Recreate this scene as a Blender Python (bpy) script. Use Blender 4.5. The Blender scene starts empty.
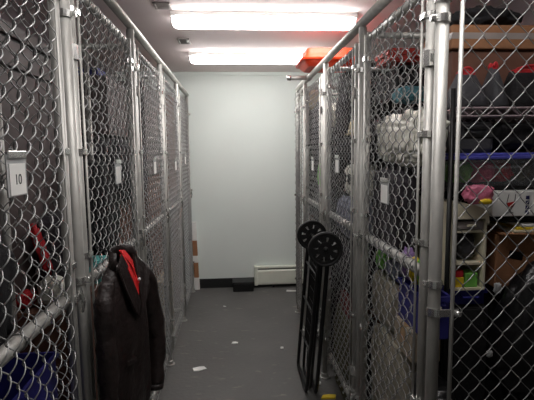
import bpy, bmesh, math, random
from mathutils import Vector, Matrix, noise
random.seed(7)
PI = math.pi
scene = bpy.context.scene
COL = scene.collection

# ------------------------------------------------------------------ camera, world, exposure
cam_d = bpy.data.cameras.new('camera'); cam = bpy.data.objects.new('camera', cam_d); COL.objects.link(cam)
cam_d.sensor_width = 36.0; cam_d.lens = 440.0/534.0*36.0; cam_d.clip_start = 0.02
YAW, PITCH, ROLL = 0.0725, 0.1072, 0.0110
fw = Vector((math.sin(YAW)*math.cos(PITCH), math.cos(YAW)*math.cos(PITCH), -math.sin(PITCH)))
rt = Vector((math.cos(YAW), -math.sin(YAW), 0)); dn = fw.cross(rt)
cr, sr = math.cos(ROLL), math.sin(ROLL)
r2 = rt*cr + dn*sr; d2 = -rt*sr + dn*cr
cam.matrix_world = Matrix(((r2.x, -d2.x, -fw.x, 0), (r2.y, -d2.y, -fw.y, 0), (r2.z, -d2.z, -fw.z, 1.461), (0, 0, 0, 1)))
scene.camera = cam
w = bpy.data.worlds.new('world'); scene.world = w; w.use_nodes = True
w.node_tree.nodes['Background'].inputs[0].default_value = (0.5, 0.5, 0.55, 1)
w.node_tree.nodes['Background'].inputs[1].default_value = 0.0
scene.view_settings.view_transform = 'Standard'
scene.view_settings.look = 'None'
scene.view_settings.gamma = 1.0
scene.view_settings.exposure = 1.60
scene.view_settings.use_curve_mapping = False
LAMP = 7.0          # emission of the fluorescent tubes' lenses

# ------------------------------------------------------------------ materials
def srgb(c):
    return tuple(((v/255)/12.92 if v/255 <= 0.04045 else ((v/255+0.055)/1.055)**2.4) for v in c)
def mat(name, rgb, rough=0.6, metal=0.0, var=0.15, scale=12.0, bump=0.0, bscale=60.0, alpha=1.0, trans=0.0, stretch=None):
    m = bpy.data.materials.new(name); m.use_nodes = True
    nt = m.node_tree; b = nt.nodes['Principled BSDF']
    c = srgb(rgb)
    tc = nt.nodes.new('ShaderNodeTexCoord')
    src = tc.outputs['Object']
    if stretch:
        mp = nt.nodes.new('ShaderNodeMapping'); mp.inputs['Scale'].default_value = stretch
        nt.links.new(src, mp.inputs['Vector']); src = mp.outputs['Vector']
    n = nt.nodes.new('ShaderNodeTexNoise'); n.inputs['Scale'].default_value = scale; n.inputs['Detail'].default_value = 5
    nt.links.new(src, n.inputs['Vector'])
    r = nt.nodes.new('ShaderNodeValToRGB')
    r.color_ramp.elements[0].position = 0.3; r.color_ramp.elements[1].position = 0.7
    r.color_ramp.elements[0].color = tuple(v*(1-var) for v in c)+(1,)
    r.color_ramp.elements[1].color = tuple(min(1, v*(1+var)) for v in c)+(1,)
    nt.links.new(n.outputs['Fac'], r.inputs['Fac']); nt.links.new(r.outputs['Color'], b.inputs['Base Color'])
    b.inputs['Roughness'].default_value = rough; b.inputs['Metallic'].default_value = metal
    b.inputs['Alpha'].default_value = alpha; b.inputs['Transmission Weight'].default_value = trans
    if bump:
        n2 = nt.nodes.new('ShaderNodeTexNoise'); n2.inputs['Scale'].default_value = bscale; n2.inputs['Detail'].default_value = 4
        nt.links.new(src, n2.inputs['Vector'])
        bp = nt.nodes.new('ShaderNodeBump'); bp.inputs['Strength'].default_value = bump; bp.inputs['Distance'].default_value = 0.01
        nt.links.new(n2.outputs['Fac'], bp.inputs['Height']); nt.links.new(bp.outputs['Normal'], b.inputs['Normal'])
    return m
def emit(name, rgb, s):
    m = bpy.data.materials.new(name); m.use_nodes = True
    b = m.node_tree.nodes['Principled BSDF']; c = srgb(rgb)+(1,)
    b.inputs['Base Color'].default_value = c; b.inputs['Emission Color'].default_value = c
    b.inputs['Emission Strength'].default_value = s
    return m
def floor_mat():
    m = mat('painted_concrete', (92, 91, 89), 0.55, 0, 0.12, 3.0, 0.25, 40)
    nt = m.node_tree; b = nt.nodes['Principled BSDF']; base = b.inputs['Base Color'].links[0].from_socket
    tc = nt.nodes['Texture Coordinate']
    n = nt.nodes.new('ShaderNodeTexNoise'); n.inputs['Scale'].default_value = 9; n.inputs['Detail'].default_value = 8
    mp = nt.nodes.new('ShaderNodeMapping'); mp.inputs['Scale'].default_value = (1, 2.4, 1); mp.inputs['Rotation'].default_value = (0, 0, 0.5)
    nt.links.new(tc.outputs['Object'], mp.inputs['Vector']); nt.links.new(mp.outputs['Vector'], n.inputs['Vector'])
    r = nt.nodes.new('ShaderNodeValToRGB'); r.color_ramp.elements[0].position = 0.63; r.color_ramp.elements[1].position = 0.74
    nt.links.new(n.outputs['Fac'], r.inputs['Fac'])
    mx = nt.nodes.new('ShaderNodeMixRGB'); mx.inputs['Color2'].default_value = srgb((138, 134, 122))+(1,)
    ml = nt.nodes.new('ShaderNodeMath'); ml.operation = 'MULTIPLY'; ml.inputs[1].default_value = 0.75
    nt.links.new(r.outputs['Color'], ml.inputs[0])
    nt.links.new(ml.outputs[0], mx.inputs['Fac']); nt.links.new(base, mx.inputs['Color1']); nt.links.new(mx.outputs['Color'], b.inputs['Base Color'])
    return m

M = {
 'floor': floor_mat(),
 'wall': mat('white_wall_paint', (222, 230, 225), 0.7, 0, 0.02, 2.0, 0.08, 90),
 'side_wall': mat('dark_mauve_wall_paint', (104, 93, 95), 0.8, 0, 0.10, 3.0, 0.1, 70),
 'ceiling': mat('mauve_ceiling_paint', (240, 226, 225), 0.8, 0, 0.03, 2.0, 0.06, 60),
 'baseboard': mat('black_rubber_base', (26, 26, 27), 0.5),
 'steel': mat('galvanized_steel', (176, 175, 170), 0.50, 0.50, 0.16, 26.0, 0.08, 120, stretch=(1, 1, 0.35)),
 'wire': mat('galvanized_wire', (160, 161, 160), 0.45, 0.7, 0.15, 30.0),
 'bright': mat('bright_zinc', (225, 225, 222), 0.25, 0.9, 0.08, 40.0),
 'enamel': mat('white_enamel', (226, 226, 222), 0.4, 0, 0.03),
 'lens': emit('lit_lens', (255, 252, 250), LAMP),
 'dim_lens': emit('dim_lit_lens', (255, 250, 244), LAMP*.7),
 'heater': mat('cream_heater_enamel', (218, 222, 208), 0.45, 0, 0.04),
 'black_plastic': mat('black_plastic', (12, 12, 13), 0.45, 0, 0.2),
 'black_metal': mat('black_powder_coat', (17, 17, 18), 0.42, 0.1, 0.2),
 'rubber': mat('black_rubber', (14, 14, 14), 0.65, 0, 0.2),
 'leather': mat('dark_brown_leather', (36, 27, 26), 0.48, 0, 0.3, 14, 0.5, 55),
 'red_lining': mat('red_satin', (206, 34, 36), 0.5, 0, 0.2, 30, 0.2, 60),
 'orange': mat('orange_plastic', (238, 66, 24), 0.42, 0, 0.06),
 'paper': mat('white_paper', (232, 232, 228), 0.7, 0, 0.03),
 'sleeve': mat('grey_plastic_sleeve', (176, 178, 178), 0.25, 0, 0.05),
 'ink': mat('black_ink', (40, 40, 42), 0.7),
 'card': mat('brown_cardboard', (150, 106, 74), 0.8, 0, 0.1, 10, 0.1, 80),
 'card_dark': mat('dark_brown_cardboard', (104, 70, 56), 0.8, 0, 0.12, 10, 0.1, 80),
 'card_pale': mat('pale_cardboard', (158, 146, 128), 0.8, 0, 0.12, 9, 0.15, 50),
 'tape': mat('grey_tape', (150, 142, 138), 0.35),
 'ctape': mat('tan_tape', (168, 136, 96), 0.3),
 'black_cloth': mat('black_cloth', (24, 23, 26), 0.9, 0, 0.25, 20, 0.4, 80),
 'dark_cloth': mat('charcoal_cloth', (50, 46, 52), 0.9, 0, 0.3, 14, 0.4, 60),
 'grey_bag': mat('dark_grey_canvas', (64, 64, 68), 0.7, 0, 0.15, 20, 0.25, 90),
 'trash': mat('black_polythene', (16, 16, 18), 0.28, 0, 0.2, 10, 0.6, 28),
 'red': mat('red_cloth', (186, 36, 44), 0.7, 0, 0.2, 20, 0.2, 60),
 'dull_red': mat('dull_red_card', (112, 42, 42), 0.8, 0, 0.1),
 'redplastic': mat('red_orange_plastic', (160, 46, 36), 0.5, 0, 0.06),
 'wrap': mat('white_plastic_wrap', (222, 220, 208), 0.28, 0, 0.16, 16, 0.7, 26),
 'greywrap': mat('cloudy_plastic_wrap', (150, 144, 128), 0.32, 0, 0.22, 14, 0.8, 24),
 'navy': mat('navy_blue_plastic', (48, 48, 128), 0.4, 0, 0.08),
 'blue_lid': mat('blue_plastic_lid', (84, 86, 176), 0.4, 0, 0.06),
 'clear': mat('clear_bin_plastic', (176, 178, 182), 0.15, 0, 0.05, alpha=0.10),
 'pink': mat('pink_plastic_bag', (214, 118, 146), 0.35, 0, 0.25, 18, 0.6, 30),
 'rose': mat('rose_cloth', (240, 96, 132), 0.7, 0, 0.25, 22, 0.4, 40),
 'green': mat('green_cloth', (116, 186, 80), 0.6, 0, 0.3, 20, 0.3, 40),
 'yellow': mat('yellow_plastic', (226, 196, 44), 0.5, 0, 0.12),
 'cream': mat('cream_plastic', (222, 214, 188), 0.45, 0, 0.04),
 'beige': mat('beige_cloth', (188, 172, 140), 0.85, 0, 0.14, 18, 0.3, 60),
 'teal': mat('teal_patterned_cloth', (84, 132, 142), 0.8, 0, 0.5, 38, 0.2, 60),
 'bluegrey': mat('blue_grey_cloth', (112, 116, 132), 0.8, 0, 0.3, 14, 0.4, 40),
 'olive': mat('olive_canvas', (88, 86, 64), 0.85, 0, 0.15, 14, 0.3, 60),
 'wood': mat('plain_wood', (148, 112, 78), 0.6, 0, 0.2, 12, 0.1, 60, stretch=(6, 6, 0.6)),
 'cabinet': mat('grey_brown_laminate', (96, 85, 84), 0.55, 0, 0.08, 10),
 'pinkwhite': mat('pinkish_white_wire', (158, 142, 146), 0.5),
 'aqua': mat('aqua_plastic', (92, 170, 166), 0.45, 0, 0.1),
 'bluebox': mat('deep_blue_card', (56, 62, 134), 0.6, 0, 0.1),
 'violet': mat('violet_cloth', (150, 120, 176), 0.6, 0, 0.2),
 'winered': mat('print_red', (188, 46, 44), 0.6, 0, 0.05),
 'print_navy': mat('print_navy', (34, 34, 86), 0.6, 0, 0.05),
}

# ------------------------------------------------------------------ helpers: shapes are written in room coordinates
def add_box(bm, x0, x1, y0, y1, z0, z1, bev=0.0, taper=1.0):
    vs = []
    cx, cy = (x0+x1)/2, (y0+y1)/2
    for z, k in ((z0, taper), (z1, 1.0)):
        for x, y in ((x0, y0), (x1, y0), (x1, y1), (x0, y1)):
            vs.append(bm.verts.new((cx+(x-cx)*k, cy+(y-cy)*k, z)))
    fs = [bm.faces.new([vs[i] for i in q]) for q in ((3, 2, 1, 0), (4, 5, 6, 7), (0, 1, 5, 4), (1, 2, 6, 5), (2, 3, 7, 6), (3, 0, 4, 7))]
    if bev > 0:
        es = list({e for f in fs for e in f.edges})
        bmesh.ops.bevel(bm, geom=es, offset=bev, segments=2, profile=0.5, affect='EDGES')
    return vs
def frame_of(d):
    d = d.normalized(); a = Vector((0, 0, 1)) if abs(d.z) < 0.9 else Vector((1, 0, 0))
    u = d.cross(a).normalized(); return u, d.cross(u).normalized()
def add_tube(bm, pts, r, seg=10, cap=True):
    pts = [Vector(p) for p in pts]; rings = []
    rr = r if isinstance(r, (list, tuple)) else [r]*len(pts)
    u = v = None
    for i, p in enumerate(pts):
        d = (pts[min(i+1, len(pts)-1)] - pts[max(i-1, 0)]).normalized()
        if u is None: u, v = frame_of(d)
        else:
            u = (u - d*u.dot(d)).normalized(); v = d.cross(u)
        rings.append([bm.verts.new(p + (u*math.cos(a)+v*math.sin(a))*rr[i]) for a in [2*PI*k/seg for k in range(seg)]])
    for a, b in zip(rings, rings[1:]):
        for k in range(seg): bm.faces.new((a[k], a[(k+1) % seg], b[(k+1) % seg], b[k]))
    if cap:
        bm.faces.new(rings[0][::-1]); bm.faces.new(rings[-1])
def add_lathe(bm, prof, c, axis='z', seg=24):
    """prof: (radius, height along axis)"""
    c = Vector(c); rings = []
    for r, h in prof:
        ring = []
        for k in range(seg):
            a = 2*PI*k/seg; x, y = r*math.cos(a), r*math.sin(a)
            q = {'z': (x, y, h), 'y': (x, h, y), 'x': (h, x, y)}[axis]
            ring.append(bm.verts.new(c+Vector(q)))
        rings.append(ring)
    ring4 = len(prof) == 4 and prof[0][0] == prof[-1][0]
    pairs = list(zip(rings, rings[1:])) + ([(rings[-1], rings[0])] if ring4 else [])
    for a, b in pairs:
        for k in range(seg): bm.faces.new((a[k], a[(k+1) % seg], b[(k+1) % seg], b[k]))
    if ring4: return
    if prof[0][0] > 1e-5: bm.faces.new(rings[0][::-1])
    if prof[-1][0] > 1e-5: bm.faces.new(rings[-1])
def add_blob(bm, x0, x1, y0, y1, z0, z1, seed=0, e=0.55, amp=0.10, freq=3.0, sub=4, peak=0.0):
    """a slumped, wrinkled superellipsoid that fills the given box and rests on z0"""
    t = bmesh.ops.create_icosphere(bm, subdivisions=sub, radius=1.0)
    off = Vector((seed*3.17, seed*1.31, seed*0.77))
    c = Vector(((x0+x1)/2, (y0+y1)/2, (z0+z1)/2)); s = Vector(((x1-x0)/2, (y1-y0)/2, (z1-z0)/2))
    for v in t['verts']:
        n = v.co.normalized()
        p = Vector([math.copysign(abs(q)**e, q) for q in n])
        k = 1 + amp*(noise.noise(n*freq+off)-0.15) + amp*0.55*noise.noise(n*freq*2.7+off) - amp*0.45
        p *= k
        p.z = max(-1.0, p.z)
        if peak and p.z > 0:
            p.x *= 1-peak*p.z; p.y *= 1-peak*p.z
        v.co = c + Vector((max(-1, min(1, p.x))*s.x, max(-1, min(1, p.y))*s.y, min(1, p.z)*s.z))
def finish(bm):
    bmesh.ops.recalc_face_normals(bm, faces=bm.faces[:])
def obj(name, bm, m, parent=None, smooth=False, loc=None):
    """link a bmesh written in room coordinates as ONE object; its origin goes to its thing's base"""
    finish(bm)
    me = bpy.data.meshes.new(name)
    if parent is not None: o0 = parent.matrix_world.translation if parent.parent is None else Vector((0, 0, 0))
    if parent is None:
        if loc is None:
            xs = [v.co for v in bm.verts]
            loc = Vector((sum(p.x for p in xs)/len(xs), sum(p.y for p in xs)/len(xs), min(p.z for p in xs)))
        else: loc = Vector(loc)
        base = loc
    else:
        root = parent
        while root.parent is not None: root = root.parent
        base = root.location
    bmesh.ops.translate(bm, verts=bm.verts[:], vec=-base)
    bm.to_mesh(me); bm.free()
    if smooth:
        for p in me.polygons: p.use_smooth = True
    me.materials.append(M[m] if isinstance(m, str) else m)
    o = bpy.data.objects.new(name, me); COL.objects.link(o)
    if parent is None: o.location = base
    else: o.parent = parent
    return o
def tag(o, label, cat, group=None):
    o['label'] = label; o['category'] = cat
    if group: o['group'] = group
    return o
def thing(name, label, cat, loc, group=None):
    o = bpy.data.objects.new(name, None); o.empty_display_size = 0.05; COL.objects.link(o); o.location = loc
    return tag(o, label, cat, group)
def struct(name, bm, m):
    o = obj(name, bm, m); o['kind'] = 'structure'; return o
def dup(root, loc, label, rotz=None, group=None):
    r = root.copy(); COL.objects.link(r); r.location = loc; r['label'] = label
    if rotz is not None: r.rotation_euler = (0, 0, rotz)
    if group: r['group'] = group
    for ch in list(root.children):
        c = ch.copy(); COL.objects.link(c); c.parent = r
        for g in ch.children:
            d = g.copy(); COL.objects.link(d); d.parent = c
    return r
def B(*a, **k):
    bm = bmesh.new(); add_box(bm, *a, **k); return bm
def T(*a, **k):
    bm = bmesh.new(); add_tube(bm, *a, **k); return bm

# ------------------------------------------------------------------ the room
XL, XR, YB, YF, HC = -1.20, 1.56, 4.706, -1.6, 2.30
struct('floor', B(XL-.1, XR+.1, YF-.1, YB+.1, -0.1, 0), 'floor')
struct('ceiling', B(XL-.1, XR+.1, YF-.1, YB+.1, HC, HC+.1), 'ceiling')
struct('wall_back', B(XL-.1, XR+.1, YB, YB+.1, 0, HC), 'wall')
struct('wall_front', B(XL-.1, XR+.1, YF-.1, YF, 0, HC), 'wall')
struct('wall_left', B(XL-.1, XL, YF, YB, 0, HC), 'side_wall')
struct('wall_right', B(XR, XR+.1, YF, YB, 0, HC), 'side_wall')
struct('baseboard_back', B(-0.45, XR, YB-.008, YB, 0, 0.105, bev=0.003), 'baseboard')
# a thin cornice bead where the back wall meets the ceiling
struct('trim_1', B(XL, XR, YB-.012, YB, HC-.035, HC, bev=0.004), 'wall')

# ------------------------------------------------------------------ fluorescent lamps
def lamp(y, x0, x1, label, lens='lens'):
    t = thing('fluorescent_light', label, 'ceiling light', ((x0+x1)/2, y, HC), 'fluorescent ceiling lights')
    bm = bmesh.new(); add_box(bm, x0-.012, x1+.012, y-.063, y+.063, HC-.030, HC, bev=0.004)
    obj('housing', bm, 'enamel', t)
    bm = bmesh.new(); n = 14; rings = []
    for x, k in ((x0, .80), (x0+.012, .94), (x0+.03, 1), (x1-.03, 1), (x1-.012, .94), (x1, .80)):
        rings.append([bm.verts.new((x, y+.066*k*math.copysign(abs(math.cos(PI+PI*i/n))**.5, math.cos(PI+PI*i/n)), HC-.030-.050*k*abs(math.sin(PI+PI*i/n))**.6)) for i in range(n+1)])
    for a, b in zip(rings, rings[1:]):
        for i in range(n): bm.faces.new((a[i], a[i+1], b[i+1], b[i]))
        bm.faces.new((a[0], b[0], b[n], a[n]))
    bm.faces.new(rings[0][::-1]); bm.faces.new(rings[-1])
    obj('lens', bm, lens, t, smooth=False)
    for x, s in ((x0, -1), (x1, 1)):
        bm = bmesh.new(); add_box(bm, min(x, x+s*.010), max(x, x+s*.010), y-.035, y+.035, HC-.074, HC-.030, bev=0.003)
        obj('end_cap', bm, 'tape', t)
lamp(2.79, -0.352, 0.752, 'white fluorescent light with bright lens on the ceiling, nearer of the two in view')
lamp(3.86, -0.352, 0.780, 'white fluorescent light near the back wall, right end behind the orange sled')
lamp(1.00, -0.352, 0.752, 'white fluorescent light just above the top edge of the photo')

def plate(x0, x1, y0, y1, label, tip):
    t = thing('ceiling_vent', label, 'vent', ((x0+x1)/2, (y0+y1)/2, HC), 'small ceiling vents')
    bm = bmesh.new()
    for a in ((x0, x1, y0, y0+.014), (x0, x1, y1-.014, y1), (x0, x0+.014, y0, y1), (x1-.014, x1, y0, y1)):
        add_box(bm, *a, HC-.008, HC, bev=.002)
    obj('frame', bm, 'tape', t)
    obj('backing', B(x0+.01, x1-.01, y0+.01, y1-.01, HC-.002, HC), 'dark_cloth', t)
    for k in range(4):
        yy = y0+.018+(y1-y0-.036)*k/3
        obj('slat', B(x0+.016, x1-.016, yy-.006, yy+.006, HC-.006, HC-.002), 'tape', t)
    if tip:
        bm = bmesh.new(); add_lathe(bm, [(.001, -.022), (.008, -.020), (.010, -.008), (.006, 0)], (x1-.014, y0+.02, HC-.004))
        obj('indicator', bm, 'enamel', t, smooth=True)
plate(-.44, -.345, 2.585, 2.69, 'small square ceiling vent left of the nearer fluorescent light', False)
plate(-.405, -.315, 3.36, 3.51, 'small ceiling vent with a white knob, left of the far fluorescent light', True)

# ------------------------------------------------------------------ chain link
PH, PV = 0.062, 0.072
def chain_mesh(name, wid, z0, z1, ph=0.0, pz=0.0, r=0.0017, depth=0.0085, seg=5, soft=.22):
    """woven zigzag wires in the local u-z plane: u along +x, normal along y"""
    verts = []; faces = []
    hw = PH/2
    k0 = 0; nw = int(wid/hw)
    for k in range(nw):
        u0 = k*hw
        pts = []
        n = int((z1-z0)/(PV/2)); sub = 6
        for j in range(n*sub+1):
            t = j/sub                        # half periods
            q = t + (0 if k % 2 == 0 else 1)
            # triangle wave with rounded corners
            f = q % 2.0; tri = f if f <= 1 else 2-f
            s = 0.5-0.5*math.cos(PI*tri)
            tri = (1-soft)*tri+soft*s
            uu = u0 - 0.0018 + (hw+0.0036)*tri
            yy = -depth*math.sin(PI*q)        # the strand bows out one way, then the other
            wob = 0.0015*noise.noise(Vector((k*.7+ph, t*.21, 3.1)))
            pts.append((uu+wob, yy, z0+t*PV/2))
        base = len(verts)
        for i, p in enumerate(pts):
            a = pts[max(i-1, 0)]; b = pts[min(i+1, len(pts)-1)]
            d = Vector((b[0]-a[0], b[1]-a[1], b[2]-a[2])).normalized()
            e1 = d.cross(Vector((0, 1, 0))).normalized(); e2 = d.cross(e1)
            for g in range(seg):
                an = 2*PI*g/seg; o = (e1*math.cos(an)+e2*math.sin(an))*r
                verts.append((p[0]+o.x, p[1]+o.y, p[2]+o.z))
            if i:
                for g in range(seg):
                    x = base+(i-1)*seg; y = base+i*seg
                    faces.append((x+g, x+(g+1) % seg, y+(g+1) % seg, y+g))
    me = bpy.data.meshes.new(name); me.from_pydata(verts, [], faces)
    for p in me.polygons: p.use_smooth = True
    me.materials.append(M['wire'])
    return me
def chain(me, parent, loc, rotz):
    o = bpy.data.objects.new('chain_link', me); COL.objects.link(o); o.parent = parent
    o.location = loc; o.rotation_euler = (0, 0, rotz); return o
def band(bm, x, y, z, r, toward, h=.018):
    """pressed steel brace band round a post with an ear and bolt"""
    add_lathe(bm, [(r+.001, -h/2), (r+.0045, -h/2), (r+.0045, h/2), (r+.001, h/2)], (x, y, z), seg=14)
    dx, dy = toward
    add_tube(bm, [(x+dx*r, y+dy*r, z), (x+dx*(r+.026), y+dy*(r+.026), z)], .005, 6)

def make_gate(wid, z0, z1, zm, side, label, loc, group):
    """gate along +Y from its near stile; side = +1 corridor lies at +x, -1 corridor at -x"""
    t = thing('chain_link_gate', label, 'gate', loc, group)
    X, Y = loc[0], loc[1]
    sr_ = .0145
    for yy in (0, wid):
        bm = bmesh.new(); add_tube(bm, [(X, Y+yy, z0), (X, Y+yy, z1)], sr_, 14)
        obj('stile', bm, 'steel', t, smooth=True)
    for nm, z, r in (('top_rail', z1-.012, .0145), ('middle_rail', zm, .018), ('bottom_rail', z0+.014, .0145)):
        bm = bmesh.new(); add_tube(bm, [(X-side*.011, Y+sr_*.5, z), (X-side*.011, Y+wid-sr_*.5, z)], r, 14)
        obj(nm, bm, 'steel', t, smooth=True)
    c = chain(chain_mesh('chain_link', wid-.060, z0+.012, z1-.005), t, (side*.016, .026, 0), PI/2)
    for yy in (.025, wid-.030):
        bm = bmesh.new(); add_tube(bm, [(X+side*.016, Y+yy, z0+.01), (X+side*.016, Y+yy, z1-.01)], .0042, 8)
        obj('tension_bar', bm, 'steel', t, smooth=True)
    for z in (z0+.12, z0+.50, zm+.10, zm+.42, z1-.10):
        for yy, d in ((0, 1), (wid, -1)):
            bm = bmesh.new()
            add_lathe(bm, [(sr_+.001, -.009), (sr_+.004, -.009), (sr_+.004, .009), (sr_+.001, .009)], (X, Y+yy, z), seg=12)
            add_box(bm, X+side*.012, X+side*.022, Y+yy if d > 0 else Y+yy-.032, Y+yy+.029 if d > 0 else Y+yy, z-.008, z+.008, bev=.001)
            obj('tension_band', bm, 'bright', t)
    # wire ties that hold the links on the rails
    for z, r in ((z1-.012, .0145), (zm, .018)):
        n = int(wid/.125)
        for i in range(1, n):
            bm = bmesh.new()
            add_lathe(bm, [(r+.0005, -.0022), (r+.0035, -.0022), (r+.0035, .0022), (r+.0005, .0022)], (X-side*.011, Y+wid*i/n, z), axis='y', seg=12)
            obj('wire_tie', bm, 'wire', t)
    for z in (z0+.22, z1-.22):
        bm = bmesh.new()
        add_lathe(bm, [(sr_+.001, -.022), (sr_+.006, -.022), (sr_+.006, .022), (sr_+.001, .022)], (X, Y, z), seg=12)
        add_box(bm, X-.008, X+.008, Y-.026, Y-.012, z-.012, z+.012, bev=.002)
        obj('hinge', bm, 'bright', t)
    bm = bmesh.new()
    add_box(bm, X+side*.012-.006, X+side*.012+.010, Y+wid-.018, Y+wid+.040, zm-.010, zm+.014, bev=.003)
    add_tube(bm, [(X+side*.022, Y+wid+.010, zm+.030), (X+side*.030, Y+wid+.014, zm-.010), (X+side*.022, Y+wid+.020, zm-.045)], .006, 8)
    obj('latch', bm, 'bright', t)
    return t

# ------------------------------------------------------------------ fence rows
LX, RX = -.474, .562
def fence_frame(label, X, posts, ztop, rail_end, side, stub=None):
    t = thing('fence_frame', label, 'fence', (X, posts[0], 0), 'fence frames along the aisle')
    for y in posts:
        bm = bmesh.new(); add_tube(bm, [(X, y, 0), (X, y, ztop-.02)], .0175, 16)
        p = obj('post', bm, 'steel', t, smooth=True)
        for z in (.32, 1.085, ztop-.20):
            bm = bmesh.new()
            add_lathe(bm, [(.0185, -.010), (.0215, -.010), (.0215, .010), (.0185, .010)], (X, y, z), seg=14)
            add_box(bm, X+side*.016, X+side*.034, y-.006, y+.006, z-.009, z+.009, bev=.002)
            add_tube(bm, [(X+side*.028, y-.011, z), (X+side*.028, y+.011, z)], .005, 6)
            obj('brace_band', bm, 'bright', p)
        bm = bmesh.new(); add_lathe(bm, [(.034, 0), (.034, .006), (.024, .008), (.022, .03), (.018, .032)], (X, y, 0), seg=16)
        obj('floor_flange', bm, 'steel', p)
    bm = bmesh.new(); add_tube(bm, [(X, posts[0]-.03 if rail_end is None else rail_end[0], ztop), (X, rail_end[1], ztop)], .0195, 16)
    obj('top_rail', bm, 'steel', t, smooth=True)
    if stub:
        bm = bmesh.new(); y = stub
        add_tube(bm, [(X, y, ztop-.002), (X-.135, y, ztop-.002)], .016, 14)
        s = obj('end_pipe', bm, 'steel', t, smooth=True)
        bm = bmesh.new(); add_lathe(bm, [(.012, -.030), (.021, -.026), (.021, 0), (.017, .002)], (X-.135, y, ztop-.002), axis='x', seg=14)
        obj('pipe_cap', bm, 'bright', s, smooth=True)
        bm = bmesh.new(); add_lathe(bm, [(.0205, -.03), (.025, -.03), (.025, .03), (.0205, .03)], (X, y, ztop), axis='y', seg=14)
        obj('rail_sleeve', bm, 'steel', s, smooth=True)
    return t
LP = [.490, 1.335, 2.162, 2.972, 3.782, 4.592]
RP = [1.183, 1.924, 2.70, 3.48, 3.88]
fence_frame('galvanized posts and top rail of the left cage row, ending at the white wall', LX, LP, 2.058, (.45, 4.66), 1)
fence_frame('galvanized posts and top rail of the right cage row, pipe stub near the orange sled', RX, RP, 2.012, (1.16, 3.92), -1, stub=3.32)

GL = .722
lg = make_gate(GL, .075, 1.982, 1.05, 1, 'nearest gate on the left, carrying the card marked 10', (LX, .538, 0), 'chain link gates of the left row')
lab = ['left chain link gate behind the hanging leather jacket', 'third gate from the camera in the left row', 'fourth gate from the camera in the left row',
       'farthest left gate, next to the white back wall']
for i, lb in enumerate(lab): dup(lg, (LX, LP[i+1]+.044, 0), lb)
GR = .600
rg = make_gate(GR, .19, 1.942, 1.09, -1, 'nearest right gate, in front of the white plastic bundle', (RX, 1.252, 0), 'chain link gates of the right row')
rl = ['right gate behind the wheels of the folded black cart', 'third gate of the right row, past the folded cart']
for y, lb in zip((2.0, 2.78), rl): dup(rg, (RX, y, 0), lb)

# narrow fixed panel at the far end of the right row
t = thing('chain_link_fence', 'narrow fixed mesh panel at the far end of the right row', 'fence', (RX, 3.52, 0))
chain(chain_mesh('chain_link', .31, .10, 1.98), t, (-.0245, 0.02, 0), PI/2)
for z in (.11, 1.09, 1.955):
    obj('rail', T([(RX, 3.50, z), (RX, 3.862, z)], .0145, 12), 'steel', t, smooth=True)
for yy in (3.54, 3.835):
    obj('tension_bar', T([(RX-.0245, yy, .10), (RX-.0245, yy, 1.97)], .0042, 8), 'steel', t, smooth=True)

# end panel of the right row, square to the aisle
t = thing('chain_link_fence', 'wide mesh panel facing the camera at the right edge', 'fence', (RX, 1.183, 0))
EY = 1.183
chain(chain_mesh('chain_link', .93, .111-.072+.0, 2.0, r=.0014, depth=.0035, soft=.06), t, (.633-.562-.062*.5, -.0225, 0.0), 0)
obj('tension_bar', T([(.6045, EY-.0225, .04), (.6045, EY-.0225, 2.0)], .006, 8), 'steel', t, smooth=True)
obj('top_rail', T([(.58, EY, 2.012), (1.53, EY, 2.012)], .0165, 14), 'steel', t, smooth=True)
obj('bottom_rail', T([(.58, EY, .06), (1.53, EY, .06)], .0145, 14), 'steel', t, smooth=True)
obj('end_post', T([(1.53, EY, 0), (1.53, EY, 2.03)], .018, 14), 'steel', t, smooth=True)
for z in (.40, 1.005, 1.865):
    bm = bmesh.new()
    add_lathe(bm, [(.0185, -.011), (.022, -.011), (.022, .011), (.0185, .011)], (RX, EY, z), seg=16)
    add_box(bm, RX+.008, RX+.062, EY-.026, EY-.020, z-.011, z+.011, bev=.002)
    add_box(bm, RX+.004, RX+.010, EY-.026, EY-.014, z-.011, z+.011)
    c = obj('brace_band', bm, 'bright', t)
    bm = bmesh.new(); add_lathe(bm, [(.001, -.014), (.007, -.013), (.009, -.006), (.009, 0), (.004, .008)], (RX+.055, EY-.026, z), axis='y', seg=12)
    obj('bolt', bm, 'bright', c, smooth=True)

# divider panels between the cages
m1 = chain_mesh('chain_link', .66, .08, 1.97, seg=4)
ly = ['mesh divider between the first and second left cages', 'mesh divider between the second and third left cages', 'mesh divider between the third and fourth left cages', 'mesh divider between the last two left cages']
def left_div(y, lb):
    t = thing('divider_panel', lb, 'fence panel', (LX, y, 0), 'left cage dividers')
    chain(m1, t, (-.70, 0, 0), 0)
    for z in (.10, 1.96):
        obj('rail', T([(LX-.02, y, z), (XL+.02, y, z)], .013, 10), 'steel', t, smooth=True)
    obj('brace_post', T([(LX-.215, y+.026, 0), (LX-.215, y+.026, 2.0)], .012, 12), 'steel', t, smooth=True)
    return t
d0 = left_div(LP[1], ly[0])
for y, lb in zip(LP[2:5], ly[1:]): dup(d0, (LX, y, 0), lb)
m2 = chain_mesh('chain_link', .88, .08, 1.95, seg=4)
def right_div(y, lb):
    t = thing('divider_panel', lb, 'fence panel', (RX, y, 0), 'right cage dividers')
    chain(m2, t, (.03, 0, 0), 0)
    for z in (.10, 1.96):
        obj('rail', T([(RX+.02, y, z), (XR-.02, y, z)], .013, 10), 'steel', t, smooth=True)
    return t
e0 = right_div(RP[1], 'mesh divider behind the stack with the white plastic bundle')
for y, lb in zip(RP[2:], ['mesh divider past the cage with the cream hat', 'mesh divider before the narrow end panel', 'mesh end panel facing the white back wall']): dup(e0, (RX, y, 0), lb)

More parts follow.
